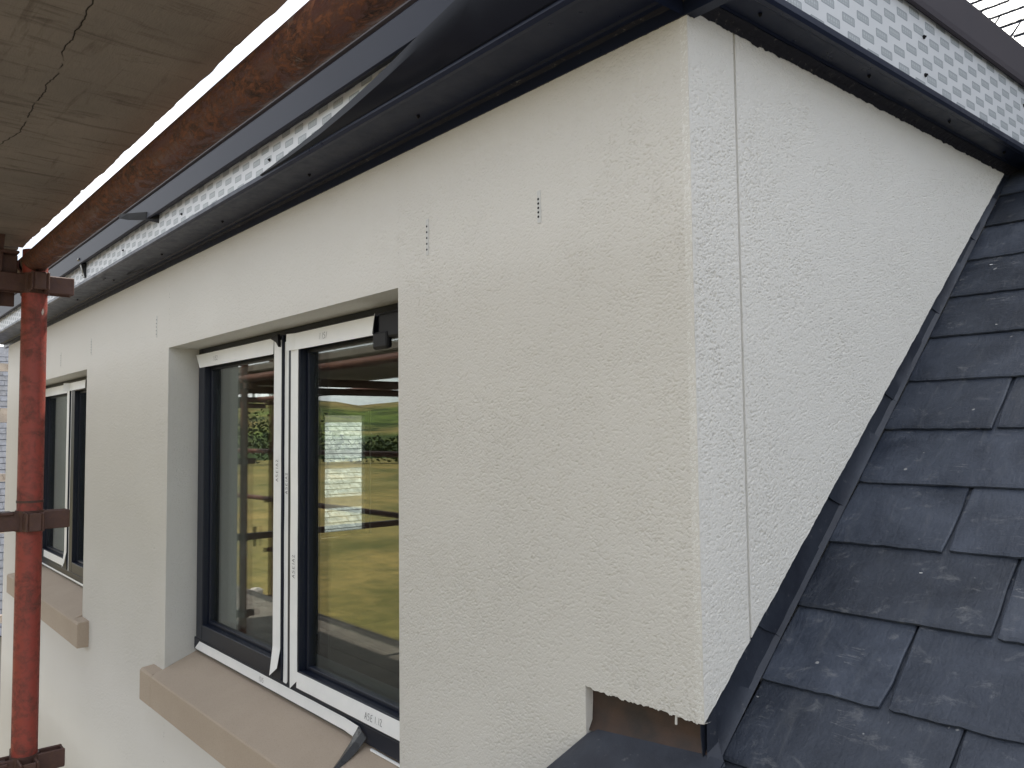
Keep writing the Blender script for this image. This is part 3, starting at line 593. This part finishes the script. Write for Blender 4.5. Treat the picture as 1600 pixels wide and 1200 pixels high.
def place(mesh, x, s):
    o = bpy.data.objects.new('slate', mesh); COL.objects.link(o); o.parent = roof
    tilt = .0185 / LEN; h = -.0265 + .0205 + rs.uniform(-.0004, .0008)
    ey = (ES - EN * tilt).normalized(); ex = Vector((1, 0, 0)); rz = rs.uniform(-.004, .004); ex = (ex + ey * rz).normalized(); en = ex.cross(ey)
    m = Matrix((ex, ey, en)).transposed().to_4x4(); m.translation = roofpt(x, s + rs.uniform(-.002, .002), h) + Vector((0, 0, H)); o.matrix_basis = m
S0 = .162 / CA
count = 0; merged = []
for kx in range(-4, 33):
    s = S0 + kx * GAUGE
    odd = kx % 2 == 1 or kx % 2 == -1
    if s < 2.35: x = X0 + .004; first = 'w' if odd else 'n'
    else: x = XL - .1 + (0 if odd else -WS / 2); first = 'n'
    while x < X1 - .1:
        kind = first if (s < 2.35 and x < X0 + .01) else 'n'; w = WS * (1.53 if kind == 'w' else 1)
        near = (s < 2.35 and x < .35) or (2.35 <= s < 4.6 and -2.3 < x < -.2)
        me = rs.choice(SL[kind])
        if near and count < 290: place(me, x, s); count += 1
        else: merged.append((me, x, s))
        x += w + .0028
v, f = [], []
for me, x, s in merged:                                 # the rest of the covering, too many to be parts
    i = len(v); w = WS; tilt = .0185 / LEN
    for (px, py, pz) in ((0, 0, 0), (w, 0, 0), (w, LEN, 0), (0, LEN, 0), (0, 0, TH), (w, 0, TH), (w, LEN, TH), (0, LEN, TH)):
        v.append(tuple(roofpt(x + px, s + py, -.006 + pz - py * tilt)))
    f += [tuple(i + j for j in q) for q in ((0, 3, 2, 1), (4, 5, 6, 7), (0, 1, 5, 4), (1, 2, 6, 5), (2, 3, 7, 6), (3, 0, 4, 7))]
tag(obj('slate_covering', v, f, M['slate'], house), kind='stuff')
# lead soakers stepping up beside the cheek
for kx in range(-1, 12):
    s0 = max(.030, S0 + (kx - .48) * GAUGE); s1 = S0 + (kx + .80) * GAUGE
    off = .0022 * (kx % 2) + .0008 * rs.random()
    rows = []
    for t in fine(s0, s1, .03):
        lift = .012 * (t - s0) / GAUGE
        a = roofpt(XC + .003, t, .0025); b = roofpt(XC - .006 + off, t, .008 + .003 * rs.random()); c_ = roofpt(XC - .0105 + off + (.002 if t == s0 else 0), t - .014, .036); d = roofpt(XC - .0125 + off + (.0015 if t == s0 else 0), t - .030, .080)
        rows.append([(p.x, max(p.y, .003 + .0004 * q), p.z) for q, p in enumerate((a, b, c_, d))])
    g = G(); g.slab(rows, (-.0018, 0, 0)); auto_smooth(g.out('lead_soaker', M['lead'], house))
# front apron: brown upstand, then lead dressed down over the slope
g = G(); rows = []
for x in fine(XA + .001, XC - .002, .02): rows.append([(x, .019, ZA + .02), (x, .0185, -.50), (x, .016, -.535 + .02 * (x - XA) / .26), (x, .006, -.552 + .025 * (x - XA) / .26)])
g.strip(rows); g.out('lead_upstand', M['lead_brown'], house, True)['label'] = 'brown stained lead upstand under the corner of the wall'
g = G(); rows = []
for x in fine(XA - .075, XC + .03, .02):
    t = min(1, max(0, (x - XA) / .26)); zt = -.548 + .025 * t; lf = max(0., (XA + .01 - x) / .08)
    rows.append([(x, .008 - lf * .10, zt - lf * .10), (x, -.008 - lf * .10, zt - .012 - lf * .10), (x, -.03 - lf * .1 + .002 * noise.noise(Vector((x * 30, 0, 0))), zt - .026 - lf * .10), (x, -.16, -.571 - .16 * .8764 + .035 - lf * .02), (x, -.30, -.571 - .30 * .8764 + .025)])
g.slab(rows, (0, .001, -.003)); auto_smooth(g.out('lead_apron', M['lead'], house))['label'] = 'lead apron dressed over the slates'
g = G(); g.slab([[(XC - .006, .016, -.465), (XC - .004, .012, -.468), (XC - .001, .030, -.452)], [(XC - .006, .013, -.520), (XC - .002, .008, -.520), (XC + .004, .030, -.505)], [(XC - .006, -.002, -.545), (XC + .010, -.006, -.548), (XC + .022, .022, -.536)]], (.001, -.0015, 0)); auto_smooth(g.out('lead_corner', M['lead'], house))
g = G(); g.quad((XA, -.33, -.95), (4, -.33, -.95), (4, .02, -.95), (XA, .02, -.95)); g.quad((XA, -.33, -.95), (4, -.33, -.95), (4, -.30, -.84), (XA, -.30, -.84)); g.quad((XA, -.33, -.95), (XA, .02, -.95), (XA, .02, -.56), (XA, -.30, -.84)); g.out('eaves_box', M['soffit'], house)
# debris dots on the slates
for i in range(7):
    x, s = rs.uniform(-.8, -.35), rs.uniform(.1, 1.7); p = roofpt(x, s, .0205); d = Vector((rs.uniform(-1, 1), rs.uniform(-.4, .4) * CA, 0)).normalized(); d = (d - EN * d.dot(EN)).normalized(); l = rs.uniform(.001, .004)
    g = G(); g.rod(tuple(p - d * l), tuple(p + d * l), rs.uniform(.0006, .0013), 5); g.out('chipping', M['film'], roof)

# ------------------------------------------------------------------ scaffold
R = .02415
YI, YO = -.757, -2.15
def standard(x, y, z0, z1, label, group, mat='tube_red'):
    t = thing('scaffold_post', (x, y, z0), label, 'scaffold post', group)
    g = G(); g.tube((x, y, z0), (x, y, z1), R, 28, R - .0035); auto_smooth(g.out('tube', M[mat], t))
    z = -.172 - 9 * .495
    while z < z1 - .05:
        if z > z0 + .05:
            g = G(); g.tube((x, y, z - .021), (x, y, z + .021), R + .003, 24, R); auto_smooth(g.out('collar', M['steel_brown'], t))
            for dx_, dy_ in ((1, 0), (-1, 0), (0, 1), (0, -1)):
                g = G()
                if dy_: g.box(x - .017, x - .012, *sorted((y + dy_ * R * .8, y + dy_ * .072)), z - .019, z + .019); g.box(x + .012, x + .017, *sorted((y + dy_ * R * .8, y + dy_ * .072)), z - .019, z + .019); g.box(x - .012, x + .012, *sorted((y + dy_ * .067, y + dy_ * .0715)), z - .0185, z + .0185)
                else: g.box(*sorted((x + dx_ * R * .8, x + dx_ * .062)), y - .017, y - .012, z - .019, z + .019); g.box(*sorted((x + dx_ * R * .8, x + dx_ * .062)), y + .012, y + .017, z - .019, z + .019); g.box(*sorted((x + dx_ * .057, x + dx_ * .0615)), y - .012, y + .012, z - .0185, z + .0185)
                bevel(g.out('v_pressing', M['steel_brown'], t), .002, 1)
        z += .495
    g = G(); g.tube((x, y, -.135), (x, y, -.130), R + .0012, 24, R); g.out('weld_ring', M['steel_brown'], t)
    return t
PX = (-1.962, -5.28, -8.45)
standard(PX[0], YI, GZ, .395, 'worn red scaffold post standing close to the rendered wall', None)
standard(PX[1], YI, GZ, 1.2, 'red scaffold post in front of the wall between the two windows and the gable end', None, 'tube_rust')
for x in (-1.962, -5.2, -8.0): standard(x, YO, GZ, 1.2, 'red scaffold post on the outer edge of the walkway facing the field', 'outer scaffold posts', 'tube_rust')
def tube(name, a, b, mat, label, cat, group=None):
    g = G(); g.tube(a, b, R, 28, R - .0035); return tag(auto_smooth(g.out(name, mat)), label, cat, group)
tube('scaffold_ledger', (-1.985, YI - .0, .372), (1.6, YI - .0, .372), M['tube_rust'], 'rusty red horizontal scaffold tube below the eaves', 'scaffold tube')
tube('scaffold_ledger', (-9.0, YI + .0, .372), (-2.02, YI + .0, .372), M['tube_rust'], 'red scaffold tube running on past the post towards the gable', 'scaffold tube')
for z in (-.172 + .0, -.667): tube('guard_rail', (-9.0, YO - .06, z), (1.2, YO - .06, z), M['tube_rust'], 'red guard rail tube along the outer scaffold posts', 'scaffold tube', 'outer guard rails')
tube('scaffold_ledger', (-9.0, YO + .05, .37), (1.2, YO + .05, .37), M['tube_rust'], 'red scaffold tube under the outer edge of the upper deck', 'scaffold tube')
def transom(x, z, label, h=.030, y0=YO - .04, y1=YI - .012):
    t = thing('scaffold_transom', (x, YO, z), label, 'scaffold transom', 'scaffold transoms')
    g = G(); g.box(x - .024, x + .024, y0, y1 - .02, z - .003, z + .003); g.box(x - .003, x + .003, y0, y1 - .02, z - h, z - .003); bevel(g.out('angle_bar', M['steel_brown'], t), .0015, 1)
    g = G(); g.prism([(y1 - .075, z + .045), (y1 - .045, z + .045), (y1 - .052, z - .085), (y1 - .068, z - .085)], 0, x + .008, x + .016); bevel(g.out('wedge', M['steel_brown'], t), .0015, 1)
for x, wh in ((PX[0] - .005, 'beside the worn post near the corner'), (PX[1], 'at the far post before the gable'), (-8.2, 'beyond the gable end')):
    transom(x, .385, 'brown steel transom under the upper deck ' + wh, .052); transom(x - .03, .322, 'brown wedged transom just below the deck transom ' + wh, .045)
transom(PX[0], -.155, 'brown steel transom fixed to the post at window height', .036); transom(PX[1], -.650, 'brown steel transom between the far posts', .04)
transom(PX[0], -.655, 'brown steel transom at the foot of the view on the near post', .036); transom(PX[0] - .01, -.715, 'second brown steel transom just below the first on the near post', .036)
def board(x0, x1, y0, y1, z, mat, label, cat='scaffold board', group=None, t=.038):
    r = random.Random(int(abs(y0) * 1000 + abs(x0) * 77)); g = G(); n = max(8, int((x1 - x0) / .012)) if mat is M['board_crack'] else 12
    e0 = [jit(i * (x1 - x0) / n + y0 * 9, 16, .0022) + (max(0, noise.noise(Vector((i * (x1 - x0) / n * 45, y0, 2))) - .25) * .010) for i in range(n + 1)]
    xs_ = [x0 + (x1 - x0) * i / n for i in range(n + 1)]
    g.strip([[(x, y1 - e, z), (x, y0 + .001, z), (x, y0, z + t), (x, y1 - e * .5 - .001, z + t), (x, y1 - e, z)] for x, e in zip(xs_, e0)])
    for q in (0, n): g.quad((xs_[q], y1 - e0[q], z), (xs_[q], y0 + .001, z), (xs_[q], y0, z + t), (xs_[q], y1 - e0[q] * .5, z + t))
    return tag(g.out('scaffold_board', mat), label, cat, group)
board(-2.07, -.66, -.998, -.764, .4205, M['board_crack'], 'weathered split scaffold board overhead, edge nearest the eaves', group=None)
for i, y in enumerate((-1.235, -1.470, -1.705, -1.940)):
    board(-2.05 - .02 * i, -1.70 - .06 * (i % 2), y, y + .230, .4205, M['board'], 'weathered scaffold board of the upper deck over the walkway', group='upper deck boards')
for i, y in enumerate((-.998, -1.235, -1.470, -1.705, -1.940)):
    board(-8.6, -2.09 - .02 * i, y, y + .230, .4205, M['board'], 'weathered scaffold board of the upper deck towards the gable', group='upper deck boards beyond the post')
for i, y in enumerate((-1.055, -1.290, -1.525, -1.760, -1.995)):
    board(-8.6, 1.4, y, y + .230, -1.60, M['board'], 'weathered scaffold board of the walkway below window height', group='walkway boards')

# ------------------------------------------------------------------ neighbouring house with its own slate roof and scaffold
nb = thing('house', (-19, 6, GZ), 'neighbouring grey block house with a sunlit slate roof behind scaffold boards', 'house')
NY0, NY1, NXE, NZE, NP = -.6, 13.0, -14.6, -3.0, math.radians(40)
def npnt(y, s, h): return Vector((NXE - s * math.cos(NP) + h * math.sin(NP), y, NZE + s * math.sin(NP) + h * math.cos(NP)))
NS = 7.6
g = G(); rid = npnt(0, NS, 0)
g.quad(*[tuple(npnt(y, s, 0)) for y, s in ((NY0, 0), (NY1, 0), (NY1, NS), (NY0, NS))]); g.quad((rid.x, NY0, rid.z), (rid.x, NY1, rid.z), (2 * rid.x - NXE, NY1, NZE), (2 * rid.x - NXE, NY0, NZE))
nroof = g.out('roof', M['slate'], nb)
g = G(); g.quad((NXE - .3, NY0 + .2, GZ), (NXE - .3, NY1 - .2, GZ), (NXE - .3, NY1 - .2, NZE + .2), (NXE - .3, NY0 + .2, NZE + .2))
for y in (NY0 + .2, NY1 - .2):
    i = len(g.v); g.v += [(NXE - .3, y, GZ), (2 * rid.x - NXE + .3, y, GZ), (2 * rid.x - NXE + .3, y, NZE + .1), (rid.x, y, rid.z - .1), (NXE - .3, y, NZE + .1)]; g.f.append(tuple(range(i, i + 5)))
g.out('wall', M['block'], nb)
nsl = slate_mesh(.25, 77); v, f = [], []; cnt = 0
for j in range(44):
    s = j * .17; y = NY0 - (j % 2) * .125
    while y < NY1:
        inview = (7.2 < y < 9.6 and 1.2 < s < 5.4) or (.9 < y < 2.4 and 5.0 < s < 7.5)
        if inview and cnt < 290:
            o = bpy.data.objects.new('slate', nsl); COL.objects.link(o); o.parent = nroof
            ex = Vector((0, 1, 0)); ey = Vector((-math.cos(NP), 0, math.sin(NP))); en0 = Vector((math.sin(NP), 0, math.cos(NP))); ey = (ey - en0 * .046).normalized(); en = ex.cross(ey)
            if en.z < 0: ex = -ex; en = ex.cross(ey)
            m = Matrix((ex, ey, en)).transposed().to_4x4(); m.translation = npnt(y + (.25 if ex.y < 0 else 0), s + rs.uniform(-.003, .003), .022) + Vector((0, 0, H)); o.matrix_basis = m; cnt += 1
        else:
            i = len(v)
            for (py, ps, ph) in ((0, 0, .022), (.247, 0, .022), (.247, .4, .004), (0, .4, .004), (0, 0, .029), (.247, 0, .029), (.247, .4, .011), (0, .4, .011)): v.append(tuple(npnt(y + py, s + ps, ph)))
            f += [tuple(i + q for q in k_) for k_ in ((0, 3, 2, 1), (4, 5, 6, 7), (0, 1, 5, 4), (1, 2, 6, 5), (2, 3, 7, 6), (3, 0, 4, 7))]
        y += .252
tag(obj('slate_covering', v, f, M['slate'], nb), kind='stuff')
for z, wh in ((-2.6, 'lowest'), (-1.35, 'wide second lowest'), (-.62, 'narrow third lowest'), (.22, 'wide third highest'), (.95, 'second highest'), (1.55, 'highest')):
    g = G(); g.box(-13.62, -13.58, -.5, 12.5, z, z + .20 if z in (-1.35, .22) else z + .11); tag(g.out('scaffold_board', M['board_pale']), wh + ' pale timber board along the scaffold of the neighbouring house', 'scaffold board', 'boards on the neighbouring scaffold')
for y in (-.4, 2.6, 5.4, 10.4, 12.4): tag(auto_smooth((lambda g: (g.tube((-13.5, y, GZ), (-13.5, y, 2.4), R, 14), g.out('scaffold_post', M['tube_red']))[1])(G())), 'red scaffold post before the roof of the neighbouring house', 'scaffold post', 'posts of the neighbouring scaffold')
# rubble and timber lying in the yard
rr = random.Random(5)
for i in range(16):
    x, y, s_ = -18 - rr.random() * 8, -8.2 + rr.random() * 2.4, .16 + rr.random() * .24
    bm = bmesh.new(); bmesh.ops.create_icosphere(bm, subdivisions=2, radius=s_)
    for q in bm.verts: q.co *= 1 + .35 * noise.noise(q.co * 4 + Vector((i, 0, 0))); q.co.z *= .7
    me = bpy.data.meshes.new('rubble_stone'); bm.to_mesh(me); bm.free(); me.materials.append(M['stone']); o = bpy.data.objects.new('rubble_stone', me); COL.objects.link(o); o.location = (x, y, .06 + s_ * .45)
    tag(o, 'pale rubble stone lying in the sandy yard', 'stone', 'rubble stones in the yard')
for i in range(6):
    x, y = -20 + i * .5, -6.6 + .16 * i; g = G(); g.box(x, x + 3.2, y, y + .12, GZ + .11 + .055 * (i % 3), GZ + .16 + .055 * (i % 3)); tag(g.out('timber_plank', M['board_pale']), 'pale timber plank lying in the sandy yard', 'plank', 'timber planks in the yard')
